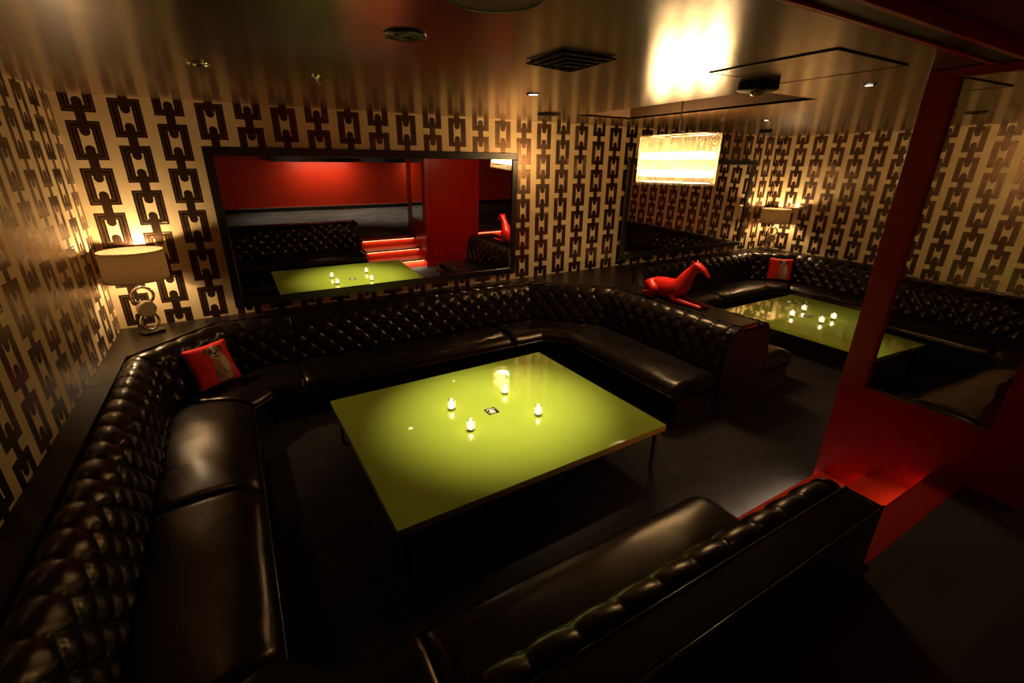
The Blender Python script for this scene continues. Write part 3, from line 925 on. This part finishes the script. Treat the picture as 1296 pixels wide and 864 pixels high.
root = empty('ceiling_speaker', (8.512, -1.40, ZC)); tag(root, 'small black round speaker in the ceiling above the far mirror', 'speaker', 'round speakers in the ceiling')
MB().lathe([(.09, -.001), (.09, -.03), (.06, -.045), (0, -.045)], n=32).build('grille', M['blackm'], root)
root = empty('smoke_detector', (4.43, -3.93, ZC)); tag(root, 'black round detector with glass dome on the ceiling by the access panel', 'detector')
MB().lathe([(.125, -.001), (.128, -.045), (.115, -.052), (0, -.052)], n=40).build('housing', M['blackm'], root)
MB().lathe([(.045, -.052), (.042, -.068), (.028, -.080), (0, -.084)], n=24).build('dome', M['lens'], root)
root = empty('access_panel', (4.21, -4.35, ZC)); tag(root, 'square ceiling access panel with dark edges behind the detector', 'access panel')
MB().box((-.35, -.35, -.004), (.35, .35, -.001)).build('panel', M['ceil'], root)
g_ = MB()
for a, b in (((-.362, -.362), (-.35, .362)), ((-.35, -.362), (.362, -.35)), ((.35, -.35), (.354, .362)), ((-.35, .35), (.35, .354))):
    g_.box((a[0], a[1], -.006), (b[0], b[1], -.0005))
g_.build('shadow_gap', M['blackm'], root)

# ------------------------------------------------------------------ lights
def spot(loc, tgt, energy, angle, blend=.6, col=(1, .72, .42), size=.05):
    L = bpy.data.lights.new('spot', 'SPOT'); L.energy = energy; L.spot_size = math.radians(angle); L.spot_blend = blend; L.color = col; L.shadow_soft_size = size
    o = bpy.data.objects.new('spot', L); COL.objects.link(o); o.location = loc
    d = Vector(tgt) - Vector(loc); o.rotation_euler = d.to_track_quat('-Z', 'Y').to_euler()
    return o
def area(loc, tgt, energy, sx, sy, col):
    L = bpy.data.lights.new('strip', 'AREA'); L.shape = 'RECTANGLE'; L.size = sx; L.size_y = sy; L.energy = energy; L.color = col
    o = bpy.data.objects.new('strip', L); COL.objects.link(o); o.location = loc
    d = Vector(tgt) - Vector(loc); o.rotation_euler = d.to_track_quat('-Z', 'Y').to_euler()
    return o
for (x0, x1) in ((3.665, 4.873), (6.16, 8.4)):
    for i, (y, w) in enumerate(((-4.745, 8.5), (-5.045, 1.1), (-5.345, 1.1))):
        z = ZL / 3 * (i + 1) - .05
        area(((x0 + x1) / 2, y - .012, z), ((x0 + x1) / 2, y - .012, z - .12), w * (x1 - x0), x1 - x0 - .08, .008, (1, .95, .72) if i == 0 else (1, .62, .30))
spot((3.15, -2.85, 2.90), (2.95, -3.02, .43), 480, 50, 1.0, (1, .80, .46), .03)       # over the near table
spot((8.1, -3.0, 2.90), (8.1, -3.1, .43), 34, 44, .9, (1, .90, .70))
spot((3.468, -2.643, 2.90), (3.5, -3.9, .4), 10, 60, .8)
spot((.9, -2.2, 2.90), (.85, -2.35, .43), 12, 40, .9, (1, .66, .34))
spot((3.9, -1.2, 2.90), (3.9, -1.45, .43), 8, 50, .9, (1, .66, .34))
spot((4.8, -3.0, 2.90), (4.75, -3.2, .43), 6, 36, .9, (1, .66, .34))
spot((3.15, -4.8, 2.90), (3.15, -4.9, .43), 12, 38, .9, (1, .66, .34))
# under the canopy: washes the red wall of the landing
area((3.9, YN + .52, 1.85), (3.9, YN + .0, .95), 17, 1.5, .08, (1, .76, .48))
area((6.8, YN + .40, 1.85), (6.8, YN + .0, 1.15), 9, .8, .08, (1, .76, .48))
spot((5.0, -8.6, 2.90), (5.2, -8.4, .55), 260, 80, .8, (1, .85, .66))
spot((3.0, -8.6, 2.90), (3.0, -8.4, .55), 200, 80, .8, (1, .85, .66))
spot((6.6, -6.6, 2.90), (5.9, -6.2, .55), 10, 60, .8, (1, .85, .66))

W = bpy.data.worlds.new('World'); SC.world = W; W.use_nodes = True
W.node_tree.nodes['Background'].inputs[0].default_value = (1, .6, .3, 1)
W.node_tree.nodes['Background'].inputs[1].default_value = .002

# ------------------------------------------------------------------ camera
cam = bpy.data.cameras.new('camera'); co = bpy.data.objects.new('camera', cam); COL.objects.link(co)
f, yaw, pitch, roll = 583.0, .5336, .3655, .0077
fw = Vector((math.sin(yaw) * math.cos(pitch), math.cos(yaw) * math.cos(pitch), -math.sin(pitch)))
rt = Vector((math.cos(yaw), -math.sin(yaw), 0)); up = rt.cross(fw)
r2 = rt * math.cos(roll) + up * math.sin(roll); u2 = up * math.cos(roll) - rt * math.sin(roll)
Mx = Matrix((r2, u2, -fw)).transposed().to_4x4()
co.matrix_world = Matrix.Translation((1.2406, -6.1109, 2.4)) @ Mx
cam.sensor_width = 36.0; cam.lens = f / 1296 * 36.0; cam.clip_start = .05; cam.clip_end = 60
SC.camera = co
SC.view_settings.view_transform = 'Standard'; SC.view_settings.look = 'None'
SC.view_settings.exposure = 0.0; SC.view_settings.gamma = 1.0; SC.view_settings.use_curve_mapping = False
try:
    SC.cycles.max_bounces = 10; SC.cycles.glossy_bounces = 6; SC.cycles.transparent_max_bounces = 24
    SC.cycles.sample_clamp_indirect = 6.0; SC.cycles.use_denoising = True
    SC.cycles.caustics_reflective = True
except Exception: pass
